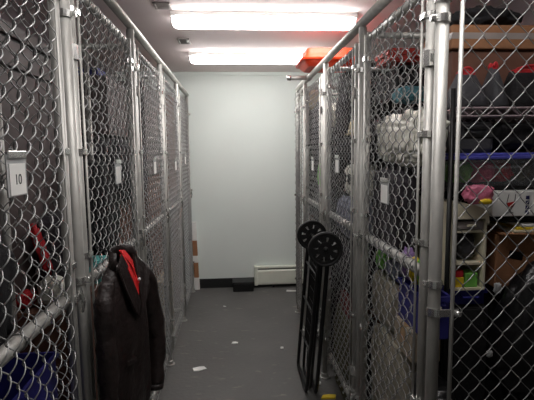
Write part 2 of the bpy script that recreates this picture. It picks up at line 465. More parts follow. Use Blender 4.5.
# ------------------------------------------------------------------ generic belongings
def carton(label, x0, x1, y0, y1, z0, z1, m='card', tape='ctape', name='cardboard_box', group=None, band_z=None):
    t = thing(name, label, 'box', ((x0+x1)/2, (y0+y1)/2, z0), group)
    bm = bmesh.new(); add_box(bm, x0, x1, y0, y1, z0, z1-.004, bev=.004)
    obj('body', bm, m, t)
    yc = (y0+y1)/2
    for a, b in ((y0+.002, yc-.0015), (yc+.0015, y1-.002)):
        obj('flap', B(x0+.002, x1-.002, a, b, z1-.004, z1, bev=.001), m, t)
    if tape:
        bm = bmesh.new()
        add_box(bm, x0+.002, x1-.002, yc-.022, yc+.022, z1, z1+.0008)
        for xx in (x0, x1): add_box(bm, xx-.0008, xx+.0008, yc-.022, yc+.022, z1-.07 if z1-z0 > .1 else z0+.02, z1+.0008)
        obj('tape', bm, tape, t)
    if band_z:
        bm = bmesh.new(); e = .0012
        for a in ((x0-e, x1+e, y0-e, y0), (x0-e, x1+e, y1, y1+e), (x0-e, x0, y0, y1), (x1, x1+e, y0, y1)): add_box(bm, *a, *band_z)
        obj('band', bm, 'tape', t)
    return t
def tote(label, x0, x1, y0, y1, z0, z1, m, lid=None, group=None, name='storage_tote'):
    t = thing(name, label, 'storage box', ((x0+x1)/2, (y0+y1)/2, z0), group)
    bm = bmesh.new(); w_ = .004
    zt = z1 if not lid else z1-.022
    add_box(bm, x0, x1, y0, y1, z0, zt, taper=.92)
    top = [f for f in bm.faces if all(abs(v.co.z-zt) < 1e-6 for v in f.verts)]
    r = bmesh.ops.inset_region(bm, faces=top, thickness=w_)
    top = [f for f in bm.faces if all(abs(v.co.z-zt) < 1e-6 for v in f.verts) and f.calc_area() > (x1-x0-.02)*(y1-y0-.02)*.9]
    ex = bmesh.ops.extrude_face_region(bm, geom=top)
    vs = [g for g in ex['geom'] if isinstance(g, bmesh.types.BMVert)]
    for v in vs: v.co.z = z0+.006
    bmesh.ops.delete(bm, geom=top, context='FACES')
    obj('body', bm, m, t)
    bm = bmesh.new(); e = .008
    for a in ((x0-e, x1+e, y0-e, y0+.001), (x0-e, x1+e, y1-.001, y1+e), (x0-e, x0+.001, y0, y1), (x1-.001, x1+e, y0, y1)): add_box(bm, *a, zt-.014, zt)
    obj('rim', bm, m, t)
    if lid:
        bm = bmesh.new(); add_box(bm, x0-.010, x1+.010, y0-.010, y1+.010, zt+.0005, zt+.012, bev=.003); add_box(bm, x0+.012, x1-.012, y0+.012, y1-.012, zt+.010, z1, bev=.004)
        obj('lid', bm, lid, t)
    for yy, s in ((y0, -1), (y1, 1)):
        xm = (x0+x1)/2; q = min(.05, (x1-x0)*.25)
        bm = bmesh.new(); add_tube(bm, [(xm-q, yy, zt-.022), (xm-q, yy+s*.014, zt-.026), (xm+q, yy+s*.014, zt-.026), (xm+q, yy, zt-.022)], .004, 8)
        obj('handle', bm, m, t)
    return t
def bag(label, x0, x1, y0, y1, z0, z1, m, seed, name='plastic_bag', cat='bag', knot=None, group=None, e=.55, amp=.14, peak=0.0, freq=3.0, sub=4):
    bm = bmesh.new()
    if not knot:
        add_blob(bm, x0, x1, y0, y1, z0, z1, seed, e, amp, freq, sub, peak)
        return tag(obj(name, bm, m, smooth=True), label, cat, group)
    t = thing(name, label, cat, ((x0+x1)/2, (y0+y1)/2, z0), group)
    add_blob(bm, x0, x1, y0, y1, z0, z1-knot, seed, e, amp, freq, sub, .25)
    obj('body', bm, m, t, smooth=True)
    cx, cy = (x0+x1)/2, (y0+y1)/2; zk = z1-knot
    bm = bmesh.new()
    add_lathe(bm, [(.035, -.035), (.016, -.006), (.013, knot*.3), (.03, knot*.75), (.036, knot), (.02, knot*.9), (.001, knot*.6)], (cx, cy, zk), seg=14)
    for v in bm.verts: v.co += Vector((noise.noise(v.co*40), noise.noise(v.co*40+Vector((9, 0, 0))), 0))*.008
    obj('knot', bm, m, t, smooth=True)
    return t
def clothes(label, x0, x1, y0, y1, z0, z1, mats, seed, name='folded_clothes', cat='clothes', group=None):
    """a stack of folded garments, each a soft rounded slab with its own fold"""
    t = thing(name, label, cat, ((x0+x1)/2, (y0+y1)/2, z0), group)
    n = len(mats); rnd = random.Random(seed); h = (z1-z0)/n
    for i, mm in enumerate(mats):
        bm = bmesh.new(); a = [rnd.uniform(0, .012) for _ in range(4)]
        add_blob(bm, x0+a[0], x1-a[1], y0+a[2], y1-a[3], z0+i*h, z0+(i+1)*h, seed+i, .32, .06, 2.5, 4)
        obj('garment', bm, mm, t, smooth=True)
    return t
def tote_bag(label, x0, x1, y0, y1, z0, z1, m, hm, seed, top=.55, group=None, hz=.05):
    t = thing('tote_bag', label, 'bag', ((x0+x1)/2, (y0+y1)/2, z0), group)
    bm = bmesh.new(); cx, cy = (x0+x1)/2, (y0+y1)/2; n = 7; rings = []
    prof = [(0, .96, .95), (.03, 1, 1), (.3, 1-.3*(1-top), .86), (.6, 1-.6*(1-top), .62), (.85, 1-.85*(1-top), .36), (1, top, .16)]
    for f, kx, ky in prof:
        ring = []
        for i in range(28):
            a = 2*PI*i/28; ca, sa = math.cos(a), math.sin(a)
            px = math.copysign(abs(ca)**.45, ca); py = math.copysign(abs(sa)**.45, sa)
            w_ = 1+.05*noise.noise(Vector((px*2+seed, py*2, f*4)))
            ring.append(bm.verts.new((cx+px*(x1-x0)/2*kx*min(w_, 1), cy+py*(y1-y0)/2*ky*min(w_, 1), z0+(z1-z0)*f)))
        rings.append(ring)
    for a, b in zip(rings, rings[1:]):
        for k in range(28): bm.faces.new((a[k], a[(k+1) % 28], b[(k+1) % 28], b[k]))
    bm.faces.new(rings[0][::-1]); bm.faces.new(rings[-1])
    obj('body', bm, m, t, smooth=True)
    bm = bmesh.new()
    q = (x1-x0)/2*top*.9
    add_box(bm, cx-q, cx+q, cy-(y1-y0)*.11, cy+(y1-y0)*.11, z1-.008, z1+.006, bev=.002)
    obj('trim', bm, hm, t)
    for s in (-1, 1):
        yy = cy+s*(y1-y0)*.10
        pts = [(cx-q*.7*math.cos(PI*k/8), yy, z1+hz*math.sin(PI*k/8)) for k in range(9)]
        obj('handle', T(pts, .0045, 8), hm, t, smooth=True)
    return t

# ------------------------------------------------------------------ right front cage: shelf unit and what stands on it
t = thing('shelf_unit', 'wire shelf unit inside the right front cage holding the tote bags', 'shelf', (1.02, 1.62, 0))
for x in (.710, 1.42):
    for y in (1.405, 1.84):
        obj('upright', T([(x, y, 0), (x, y, 1.66)], .008, 10), 'black_metal', t, smooth=True)
def wire_shelf(z, m, thin=False):
    bm = bmesh.new()
    for y in (1.405, 1.84):
        add_tube(bm, [(.722, y, z-.004), (1.42, y, z-.004)], .005, 6)
        if thin: continue
        add_tube(bm, [(.722, y, z-.030), (1.42, y, z-.030)], .004, 6)
        pts = [(.722+.698*k/48, y, z-.017+.011*math.sin(k*PI/2)) for k in range(49)]
        add_tube(bm, pts, .0025, 5)
    for x in (.722, 1.07, 1.42): add_tube(bm, [(x, 1.405, z-.008), (x, 1.84, z-.008)], .004, 6)
    for k in range(1, 28): add_tube(bm, [(.722+.698*k/28, 1.405, z-.0025), (.722+.698*k/28, 1.84, z-.0025)], .0025, 5)
    obj('shelf', bm, m, t)
wire_shelf(1.602, 'pinkwhite'); wire_shelf(1.336, 'black_metal', True); 

carton('dark brown cardboard box behind the black tote bags', .80, 1.20, 1.60, 1.835, 1.604, 1.826, 'card_dark', None)
carton('brown cardboard box with a grey band, on top of the shelf stack under black cloth', .79, 1.22, 1.585, 1.83, 1.828, 1.912, 'card', 'ctape', band_z=(1.862, 1.884))
bm = bmesh.new(); add_blob(bm, .80, 1.12, 1.60, 1.82, 1.913, 2.02, 5, .9, .25, 2.2, 4, .45)
tag(obj('crumpled_cloth', bm, 'black_cloth', smooth=True), 'mound of black cloth on the banded brown box at top right', 'cloth')
tote_bag('dark grey tote bag with red trim, left of the three on the wire shelf', .728, .858, 1.415, 1.56, 1.604, 1.722, 'grey_bag', 'red', 1, .45, hz=.018)
tote_bag('narrow grey pointed tote bag between two others on the wire shelf', .862, .922, 1.42, 1.56, 1.604, 1.742, 'grey_bag', 'red', 2, .30, hz=.015)
tote_bag('black tote bag with red trim at the right end of the wire shelf', .928, 1.12, 1.415, 1.57, 1.604, 1.730, 'black_cloth', 'red', 3, .72, hz=.018)
# clear bin with blue lid
bx0, bx1, by0, by1, bz0, bz1 = .735, 1.06, 1.42, 1.80, 1.338, 1.452
tote('clear storage bin with a blue lid on the right shelf', bx0, bx1, by0, by1, bz0, bz1, 'clear', 'blue_lid')
rr = random.Random(3)
for i, (mm, xa, xb, lb) in enumerate([('green', .748, .822, 'green cloth inside the clear bin, at its left end'), ('rose', .815, .905, 'rose cloth inside the clear bin, beside the green one'), ('red', .905, .965, 'red cloth inside the clear bin'), ('olive', .97, 1.03, 'olive cloth inside the clear bin, at its right end')]):
    bag(lb, xa, xb, 1.432, 1.60, 1.3455, 1.428, mm, 20+i, 'crumpled_cloth', 'cloth', e=.7, amp=.2)
# suitcase on the bin
t = thing('suitcase', 'dark grey hard suitcase lying on the blue lid', 'suitcase', (.80, 1.55, 1.453))
obj('shell', B(.728, .872, 1.43, 1.80, 1.4535, 1.555, bev=.014), 'grey_bag', t)
obj('zip_band', B(.7265, .8735, 1.4285, 1.8015, 1.500, 1.507, bev=.002), 'black_plastic', t)
obj('handle', T([(.77, 1.431, 1.53), (.77, 1.418, 1.53), (.83, 1.418, 1.53), (.83, 1.431, 1.53)], .005, 8), 'black_plastic', t)
bag('black soft bag on the blue lid, right of the grey suitcase', .885, 1.06, 1.43, 1.78, 1.4535, 1.56, 'black_cloth', 31, 'duffel_bag', e=.45, amp=.08)

# lower column: drawer cart on a blue bin on a black trunk
carton('black trunk on the floor under the blue bin in the right cage', .735, .865, 1.41, 1.80, 0, .922, 'black_cloth', None, 'trunk')
tote('deep blue bin under the cream drawer unit', .745, .855, 1.425, 1.76, .925, .985, 'navy')
t = thing('drawer_unit', 'cream plastic drawer unit under the pink bag', 'drawer unit', (.78, 1.55, .987))
zb, zt2 = .987, 1.284
x0, x1, y0, y1 = .730, .842, 1.40, 1.70
obj('side_panel', B(x0, x0+.008, y0, y1, zb, zt2-.02, bev=.002), 'cream', t)
obj('side_panel', B(x1-.010, x1, y0, y1, zb, zt2-.04, bev=.002), 'cream', t)
bm = bmesh.new(); n = 8
prof = [(x0-.004, zt2-.05), (x0-.004, zt2), (x1-.05, zt2-.004), (x1-.02, zt2-.014), (x1, zt2-.036), (x1+.004, zt2-.066), (x1-.006, zt2-.066), (x1-.012, zt2-.05)]
a = [bm.verts.new((x, y0-.006, z)) for x, z in prof]; b = [bm.verts.new((x, y1, z)) for x, z in prof]
for k in range(len(prof)): bm.faces.new((a[k], a[(k+1) % 8], b[(k+1) % 8], b[k]))
bm.faces.new(a[::-1]); bm.faces.new(b)
obj('top', bm, 'cream', t)
for z in (zb+.006, zb+.095, zb+.205): obj('shelf', B(x0+.008, x1-.010, y0+.004, y1, z-.006, z+.002), 'cream', t)
dr = obj('drawer', B(x0+.010, x1-.012, y0+.002, y1-.02, zb+.210, zb+.238, bev=.003), 'tape', t)
obj('handle', B(x0+.04, x1-.04, y0-.006, y0+.002, zb+.220, zb+.228, bev=.002), 'cream', dr)
bag('dark grey bundle on the upper shelf of the cream drawer unit',   .744, .828, 1.415, 1.60, 1.087, 1.178, 'grey_bag', 41, 'cloth_bundle', 'cloth', e=.5)
tag(obj('small_box', B(.734, .775, 1.412, 1.46, .9955, 1.030, bev=.003), 'yellow'), 'small yellow box on the lowest shelf of the cream unit', 'box')
tag(obj('small_box', B(.778, .822, 1.410, 1.46, .9955, 1.045, bev=.003), 'green'), 'small green box on the lowest shelf of the cream unit', 'box')
tag(obj('small_box', B(.738, .773, 1.413, 1.455, 1.0305, 1.055, bev=.003), 'red'), 'small red box stacked on the yellow one in the cream unit', 'box')
t = thing('plastic_bag', 'pink plastic bag with a yellow patch, resting on the cream drawer unit', 'bag', (.79, 1.40, 1.285))
bm = bmesh.new(); add_blob(bm, .738, .846, 1.355, 1.398, 1.285, 1.352, 12, .7, .2, 3.0, 4)
for v in bm.verts:
    v.co.z = min(v.co.z, 1.352)
obj('body', bm, 'pink', t, smooth=True)
bm = bmesh.new(); add_blob(bm, .785, .832, 1.350, 1.372, 1.286, 1.306, 13, .8, .2, 3.0, 3)
obj('printed_patch', bm, 'yellow', t, smooth=True)
# second column: cartons and the white box
carton('large dark box on the floor under the open carton at the right edge', .90, 1.30, 1.46, 1.82, 0, .985, 'black_cloth', None)
t = thing('cardboard_box', 'brown carton with a hand hole under the magazines', 'box', (1.03, 1.55, .987))
bm = bmesh.new(); x0, x1, y0, y1, z0, z1 = .888, 1.20, 1.42, 1.72, .987, 1.176
add_box(bm, x0, x1, y0, y1, z0, z1, bev=.004)
obj('body', bm, 'card', t)
bm = bmesh.new()
for k in range(1):
    pts = []
    add_tube(bm, [(.935, y0-.0012, 1.105), (.985, y0-.0012, 1.095)], .014, 12)
for v in bm.verts: v.co.y = y0-.001+(v.co.y-(y0-.0012))*.06
obj('hand_hole', bm, 'black_plastic', t)
obj('flap', B(x0+.002, x0+.14, y0-.03, y1, z1+.001, z1+.005, bev=.001), 'card', t)
for i, (xa, ya, an, mm, lb) in enumerate([(.935, 1.40, .30, 'cream', 'cream magazine at the bottom of the pile on the brown carton'), (.950, 1.405, .22, 'yellow', 'yellow edged magazine in the pile on the brown carton'), (.965, 1.402, .34, 'paper', 'white magazine on top of the pile on the brown carton')]):
    bm = bmesh.new(); add_box(bm, -.0, .20, 0, .26, 0, .009, bev=.002)
    bmesh.ops.rotate(bm, verts=bm.verts[:], cent=(0, 0, 0), matrix=Matrix.Rotation(an-.3, 3, 'Z'))
    bmesh.ops.translate(bm, verts=bm.verts[:], vec=(xa, ya, 1.182+i*.0095))
    tag(obj('magazine', bm, mm), lb, 'magazine', 'magazines on the brown carton')
bag('black cushion wedged under the white wine glass box', .856, 1.15, 1.43, 1.70, 1.2115, 1.238, 'black_cloth', 44, 'cushion', 'cushion', e=.4, amp=.06)
t = thing('printed_box', 'white box printed with a wine glass and four dark squares', 'box', (.97, 1.45, 1.239))
x0, x1, y0, y1, z0, z1 = .856, 1.10, 1.40, 1.52, 1.239, 1.324
obj('body', B(x0, x1, y0, y1, z0, z1, bev=.003), 'paper', t)
bm = bmesh.new(); gx, gz = .918, 1.312
def fpoly(bm, pts, y):
    a = [bm.verts.new((x, y, z)) for x, z in pts]; b = [bm.verts.new((x, y+.0012, z)) for x, z in pts]
    bm.faces.new(a); bm.faces.new(b[::-1])
    for k in range(len(pts)): bm.faces.new((a[k], b[k], b[(k+1) % len(pts)], a[(k+1) % len(pts)]))
fpoly(bm, [(.906, 1.285), (.932, 1.289), (.928, 1.275), (.920, 1.269), (.911, 1.273)], y0-.0016)
obj('wine_print', bm, 'winered', t)
bm = bmesh.new()
add_tube(bm, [(.912, y0-.0008, 1.314), (.905, y0-.0008, 1.282), (.913, y0-.0008, 1.271), (.918, y0-.0008, 1.256)], .0009, 6)
add_tube(bm, [(.935, y0-.0008, 1.314), (.933, y0-.0008, 1.282), (.925, y0-.0008, 1.270), (.918, y0-.0008, 1.256)], .0009, 6)
add_tube(bm, [(.905, y0-.0008, 1.250), (.918, y0-.0008, 1.256), (.930, y0-.0008, 1.251)], .0009, 6)
obj('glass_print', bm, 'ink', t)
for k in range(4):
    s = obj('square_print', B(.972, .984, y0-.0014, y0-.0002, 1.296-k*.0165, 1.308-k*.0165), 'print_navy', t)
    bm = bmesh.new(); q = 1.302-k*.0165
    if k in (1, 2): add_tube(bm, [(.974, y0-.0016, q-.004), (.982, y0-.0016, q+.004)], .001, 5); obj('stroke', bm, 'paper', s)
# black refuse sacks at the bottom right
bag('large black refuse sack standing on the floor at the lower right', .72, 1.20, 1.225, 1.392, 0, .62, 'trash', 51, 'refuse_sack', 'bag')
bag('black refuse sack leaning on top of the larger one, beside the drawer unit', .80, 1.22, 1.225, 1.392, .60, 1.13, 'trash', 52, 'refuse_sack', 'bag', e=.75, peak=.35)

# ------------------------------------------------------------------ right front cage: stack against the gate
bag('red cloth bag on the floor behind the nearest right gate', .592, .70, 1.62, 1.90, 0, .22, 'red', 60, 'cloth_bag')
bag('black refuse sack low behind the nearest right gate, under the small carton', .590, .694, 1.235, 1.43, 0, .735, 'trash', 61, 'refuse_sack', e=.35, amp=.07)
bag('cloudy plastic wrapped bedding behind the nearest right gate', .592, .694, 1.44, 1.90, .22, .735, 'greywrap', 62, 'bedding_bag', e=.42, amp=.10, freq=3.6)
bag('cloudy plastic wrapped pillow on top of the wrapped bedding', .592, .694, 1.58, 1.90, .737, .95, 'greywrap', 63, 'pillow_bag', e=.45, amp=.10, freq=3.6)
carton('small pale carton under the navy crate', .592, .694, 1.40, 1.57, .737, .842, 'card_pale', 'ctape')
tote('navy crate behind the middle rail of the nearest right gate', .604, .686, 1.335, 1.56, .844, .992, 'navy')
toys = [('green', .600, .648, 1.345, 1.425, .994, 1.125, 'green soft toy on the navy crate, nearest the post'), ('aqua', .650, .672, 1.36, 1.44, .994, 1.12, 'aqua soft toy behind the green one on the navy crate'),
        ('yellow', .598, .64, 1.43, 1.475, .994, 1.10, 'yellow ball shaped toy behind the mesh above the navy crate'), ('violet', .598, .645, 1.48, 1.555, .994, 1.12, 'violet soft toy beside the yellow one')]
for i, (mm, xa, xb, ya, yb, za, zb, lb) in enumerate(toys):
    bag(lb, xa, xb, ya, yb, za, zb, mm, 70+i, 'soft_toy', 'toy', e=.8, amp=.25)
bag('pale blue crumpled bag on the wrapped bedding', .60, .66, 1.60, 1.74, .951, 1.03, 'bluegrey', 75, 'cloth_bag', e=.75, amp=.2)
bag('green crumpled bag on the wrapped bedding', .60, .70, 1.76, 1.88, .951, 1.05, 'green', 76, 'cloth_bag', e=.75, amp=.2)
bag('black refuse sack bulging under the white plastic bundle', .592, .694, 1.562, 1.90, 1.052, 1.40, 'dark_cloth', 77, 'refuse_sack', e=.40, amp=.08)
bag('long white plastic wrapped bundle behind the nearest right gate', .590, .694, 1.33, 1.905, 1.402, 1.61, 'wrap', 78, 'wrapped_bundle', 'bundle', e=.6, amp=.24, freq=4.5, sub=5)
obj_ = tag(obj('wooden_slat', B(.606, .613, 1.275, 1.296, .737, 1.38, bev=.002), 'wood'), 'upright wooden slat behind the near right gate, beside the post', 'slat')

# ------------------------------------------------------------------ second right cage
carton('dark box on the floor of the second right cage', .76, 1.30, 2.02, 2.64, 0, .70, 'card_dark', None)
carton('black box in the middle of the tall stack in the second right cage', .77, 1.30, 2.04, 2.62, .702, 1.25, 'black_cloth', None)
bag('big charcoal duffel bag high in the second right cage', .76, 1.30, 1.99, 2.64, 1.252, 1.68, 'dark_cloth', 80, 'duffel_bag', e=.42, amp=.08)
bag('black cloth bundle under the red orange tote', .80, 1.28, 2.18, 2.63, 1.681, 1.912, 'black_cloth', 81, 'cloth_bundle', 'cloth', e=.45, amp=.1)
tote('red orange tote at the top of the second right cage', .79, 1.12, 2.24, 2.44, 1.913, 1.985, 'redplastic', 'redplastic')
bag('teal patterned cloth lying in front of the red orange tote', .76, .90, 1.975, 2.16, 1.681, 1.765, 'teal', 82, 'folded_blanket', 'cloth', e=.6, amp=.15)
bag('olive canvas duffel on the floor behind the folded cart', .590, .73, 2.22, 2.66, 0, .56, 'olive', 83, 'duffel_bag', e=.45, amp=.08)
bag('black bag on the floor in the second right cage, before the olive duffel', .590, .735, 1.96, 2.20, 0, .62, 'black_cloth', 84, 'duffel_bag', e=.45, amp=.08)
tag(obj('small_box', B(.60, .70, 2.26, 2.45, .562, .665, bev=.004), 'dull_red'), 'dull red box on the olive duffel', 'box')
bag('charcoal cloth bundle on the red box in the second right cage', .592, .735, 2.00, 2.64, .668, .975, 'dark_cloth', 85, 'cloth_bundle', 'cloth', e=.45, amp=.1)
bag('blue grey garment bundle behind the cart gate', .592, .730, 2.02, 2.64, .977, 1.215, 'bluegrey', 86, 'cloth_bundle', 'cloth', e=.5, amp=.12)
t = thing('carrier_bag', 'white carrier bag with dark print behind the cart gate', 'bag', (.66, 2.25, 1.217))
bm = bmesh.new(); add_blob(bm, .596, .720, 2.06, 2.45, 1.217, 1.40, 87, .5, .12, 3, 4)
obj('body', bm, 'wrap', t, smooth=True)
for yy in (2.14, 2.25, 2.34):
    obj('print', B(.5965, .600, yy, yy+.05, 1.29, 1.345, bev=.001), 'ink', t)
bag('charcoal bundle under the cream hat', .600, .735, 2.00, 2.64, 1.402, 1.548, 'black_cloth', 88, 'cloth_bundle', 'cloth', e=.45, amp=.1)
t = thing('sun_hat', 'cream woven hat behind the second right gate', 'hat', (.66, 2.36, 1.55))
bm = bmesh.new(); add_lathe(bm, [(.062, 0), (.070, .003), (.066, .008), (.050, .010), (.046, .05), (.038, .072), (.018, .08), (.001, .081)], (.665, 2.36, 1.55), seg=28)
obj('body', bm, 'beige', t, smooth=True)
bm = bmesh.new(); add_lathe(bm, [(.0505, .012), (.0515, .012), (.0495, .03), (.048, .03)], (.665, 2.36, 1.55), seg=28)
obj('ribbon', bm, 'cream', t, smooth=True)
bag('charcoal coat bundle above the cream hat', .60, .735, 2.44, 2.66, 1.549, 1.80, 'dark_cloth', 89, 'cloth_bundle', 'cloth', e=.5, amp=.1)

# ------------------------------------------------------------------ third and fourth right cages
carton('tall dark wardrobe box in the third right cage, under the orange sled', .80, 1.25, 2.82, 3.40, 0, 1.15, 'card_dark', None)
carton('black box stacked on the wardrobe box in the third right cage', .80, 1.25, 2.84, 3.38, 1.152, 2.028, 'black_cloth', None)
bag('charcoal bedding bag on the floor behind the third right gate', .592, .775, 2.78, 3.42, 0, .65, 'dark_cloth', 90, 'bedding_bag', e=.42, amp=.08)
bag('black duffel on the charcoal bedding bag in the third right cage', .592, .775, 2.78, 3.40, .652, 1.20, 'black_cloth', 91, 'duffel_bag', e=.42, amp=.08)
bag('bright green bag behind the third right gate', .595, .68, 3.085, 3.20, 1.202, 1.39, 'green', 92, 'cloth_bag', e=.6, amp=.15)
bag('black bundle beside the bright green bag', .595, .775, 2.80, 3.04, 1.202, 1.62, 'black_cloth', 93, 'cloth_bundle', 'cloth', e=.45, amp=.08)
bag('charcoal bundle past the bright green bag', .595, .775, 3.24, 3.42, 1.202, 1.85, 'dark_cloth', 94, 'cloth_bundle', 'cloth', e=.45, amp=.08)
bag('clear plastic bag high in the third right cage', .60, .775, 2.80, 3.02, 1.621, 1.78, 'wrap', 95, e=.6, amp=.2) 
carton('dark box on the floor behind the narrow end panel', .60, 1.20, 3.53, 3.83, 0, .95, 'card_dark', None)
carton('black box stacked behind the narrow end panel', .61, 1.20, 3.54, 3.83, .952, 1.80, 'black_cloth', None)
bag('cream pillow on the black box under the pipe stub', .60, .80, 3.54, 3.82, 1.802, 1.985, 'beige', 96, 'pillow', 'pillow', e=.6, amp=.06)

# orange sled across the top rail
t = thing('plastic_sled', 'orange plastic sled lying across the top rail on the right', 'sled', (.69, 3.1, 2.032))
def hull(z0, z1, k0, k1, x0, x1, y0, y1):
    bm = bmesh.new(); rings = []
    for z, k in ((z0, k0), ((z0+z1)/2, (k0*.35+k1*.65)), (z1, k1)):
        ring = []
        for i in range(32):
            a = 2*PI*i/32; ca, sa = math.cos(a), math.sin(a)
            ring.append(bm.verts.new(((x0+x1)/2+math.copysign(abs(ca)**.2, ca)*((x1-x0)/2-k), (y0+y1)/2+math.copysign(abs(sa)**.2, sa)*((y1-y0)/2-k), z)))
        rings.append(ring)
    for a, b in zip(rings, rings[1:]):
        for i in range(32): bm.faces.new((a[i], a[(i+1) % 32], b[(i+1) % 32], b[i]))
    bm.faces.new(rings[0][::-1]); bm.faces.new(rings[-1]); return bm
obj('hull', hull(2.034, 2.072, .055, .022, .452, .93, 2.93, 3.30), 'orange', t)
obj('rim', hull(2.070, 2.082, .004, 0, .452, .93, 2.93, 3.30), 'orange', t)
obj('seat_shell', hull(2.081, 2.150, .022, .045, .452, .93, 2.93, 3.30), 'orange', t)
for y in (3.04, 3.19):
    obj('rib', B(.52, .87, y-.012, y+.012, 2.149, 2.156, bev=.003), 'orange', t)

# ------------------------------------------------------------------ left cages
t = thing('cabinet', 'tall grey brown cabinet behind the left mesh, past the card marked 10', 'cabinet', (-.95, 1.76, 0))
obj('carcass', B(-1.18, -.755, 1.402, 2.12, 0, 1.90, bev=.004), 'cabinet', t)
obj('seam_strip', B(-.755, -.748, 1.406, 2.116, .06, 1.862), 'black_plastic', t)
for ya, yb in ((1.404, 1.757), (1.763, 2.118)):
    d = obj('door', B(-.752, -.735, ya, yb, .06, 1.742, bev=.002), 'cabinet', t)
    yy = yb-.03 if ya < 1.5 else ya+.03
    obj('knob', T([(-.735, yy, 1.0), (-.718, yy, 1.0)], .008, 10), 'tape', d)
obj('drawer_front', B(-.752, -.735, 1.404, 2.118, 1.756, 1.844, bev=.002), 'cabinet', t)
obj('top_panel', B(-.755, -.735, 1.402, 2.12, 1.858, 1.90, bev=.002), 'cabinet', t)
carton('black trunk on the floor of the nearest left cage', -1.15, -.53, .98, 1.30, 0, .60, 'black_cloth', None, 'trunk')
tote('blue bin below the middle rail of the nearest left gate', -1.05, -.545, 1.04, 1.30, .602, .875, 'navy')
carton('dark box on the floor of the second left cage', -.725, -.535, 1.40, 1.72, 0, .96, 'card_dark', None)
bag('black coat bundle lying on the blue bin behind the nearest left gate', -1.04, -.60, 1.06, 1.29, .877, 1.29, 'black_cloth', 99, 'cloth_bundle', 'cloth', e=.5, amp=.15)
bag('crumpled white and grey bag on the dark box behind the left mesh', -.655, -.565, 1.42, 1.52, .962, 1.065, 'wrap', 101, e=.7, amp=.2)
bag('charcoal soft bag standing behind the red scarf', -.715, -.55, 1.56, 1.71, .962, 1.26, 'dark_cloth', 103, 'cloth_bag', e=.5, amp=.1)
bm = bmesh.new()
add_blob(bm, -.695, -.655, 1.525, 1.558, 1.045, 1.235, 104, .7, .25, 4, 4)
for v in bm.verts: v.co.x += (1.16-v.co.z)*.28
tag(obj('scarf', bm, 'red', smooth=True), 'red scarf hanging over the charcoal bag behind the nearest left gate', 'scarf')
bag('small red bundle under the crumpled white bag on the left', -.72, -.665, 1.42, 1.50, .962, 1.02, 'red', 105, 'cloth_bundle', 'cloth', e=.7)
carton('tall dark box in the second left cage against the divider', -.715, -.535, 1.88, 2.12, 0, 1.0, 'card_dark', None)
bag('black coat bundle on the tall dark box behind the leather jacket', -.715, -.53, 1.86, 2.12, 1.002, 1.45, 'black_cloth', 106, 'cloth_bundle', 'cloth', e=.45, amp=.1)
carton('aqua edged box peeping out beside the leather jacket', -.60, -.535, 1.735, 1.84, .90-.90, 1.045, 'aqua', None, 'storage_box')
# third cage
carton('dark wardrobe box in the third left cage', -1.15, -.62, 2.30, 2.92, 0, 1.20, 'card_dark', None)
bag('charcoal quilt bag in the third left cage, beside the gate', -.80, -.53, 2.22, 2.90, 1.202, 1.55, 'dark_cloth', 108, 'bedding_bag', e=.42, amp=.08)
carton('grey laminate crate high in the third left cage', -1.12, -.64, 2.34, 2.90, 1.56, 1.86, 'cabinet', None, 'crate')
bag('black cloth bundle under the grey laminate crate', -1.13, -.82, 2.30, 2.90, 1.202, 1.558, 'black_cloth', 109, 'cloth_bundle', 'cloth', e=.4, amp=.06)
tag(obj('small_box', B(-.90, -.70, 2.40, 2.55, 1.862, 1.912, bev=.004), 'bluebox'), 'small blue box on the grey laminate crate behind the left mesh', 'box')
bag('black duffel on the floor behind the third left gate', -.61, -.53, 2.24, 2.90, 0, .90, 'black_cloth', 110, 'duffel_bag', e=.4, amp=.06)
# fourth and fifth cages
carton('tall dark wardrobe box in the fourth left cage', -1.15, -.60, 3.06, 3.72, 0, 1.30, 'card_dark', None)
carton('grey laminate box on the wardrobe box in the fourth left cage', -1.13, -.60, 3.08, 3.70, 1.302, 1.95, 'cabinet', None)
carton('pale carton on the floor behind the fourth left gate', -.585, -.525, 3.10, 3.60, 0, .55, 'card_pale', 'ctape')
carton('tall grey laminate wardrobe box in the last left cage', -1.15, -.58, 3.86, 4.56, 0, 1.15, 'cabinet', None)
carton('dark box stacked high in the last left cage', -1.13, -.57, 3.88, 4.56, 1.152, 2.0, 'card_dark', None)

# ------------------------------------------------------------------ cards in plastic sleeves on the gates
def card(X, y, z, side, label, text=None, w_=.082, h_=.076):
    t = thing('card_holder', label, 'label', (X, y, z), 'card holders on the gates')
    e = side
    def fx(a, b): return (min(X+e*a, X+e*b), max(X+e*a, X+e*b))
    obj('sleeve', B(*fx(0, .003), y-w_/2, y+w_/2, z-h_*.66, z+h_*.46, bev=.001), 'sleeve', t)
    obj('paper', B(*fx(.003, .0042), y-w_*.40, y+w_*.40, z-h_*.62, z+h_*.22), 'paper', t)
    obj('clip', B(*fx(0, .007), y-w_*.46, y+w_*.46, z+h_*.36, z+h_*.56, bev=.002), 'bright', t)
    if text:
        cu = bpy.data.curves.new('numeral', 'FONT'); cu.body = text; cu.size = .030; cu.align_x = 'CENTER'; cu.align_y = 'CENTER'; cu.extrude = .0004
        tmp = bpy.data.objects.new('tmp', cu); COL.objects.link(tmp)
        bpy.context.view_layer.update()
        me = bpy.data.meshes.new_from_object(tmp.evaluated_get(bpy.context.evaluated_depsgraph_get()))
        bpy.data.objects.remove(tmp)
        bm = bmesh.new(); bm.from_mesh(me)
        # face the aisle: text x runs along +y for the left row, -y for the right row
        mtx = Matrix(((0, 0, e, X+e*.0044), (e, 0, 0, y), (0, 1, 0, z-h_*.22), (0, 0, 0, 1)))
        bmesh.ops.transform(bm, matrix=mtx, verts=bm.verts[:])
        obj('numeral', bm, 'ink', t)
    return t
XLc, XRc = LX+.028, RX-.028
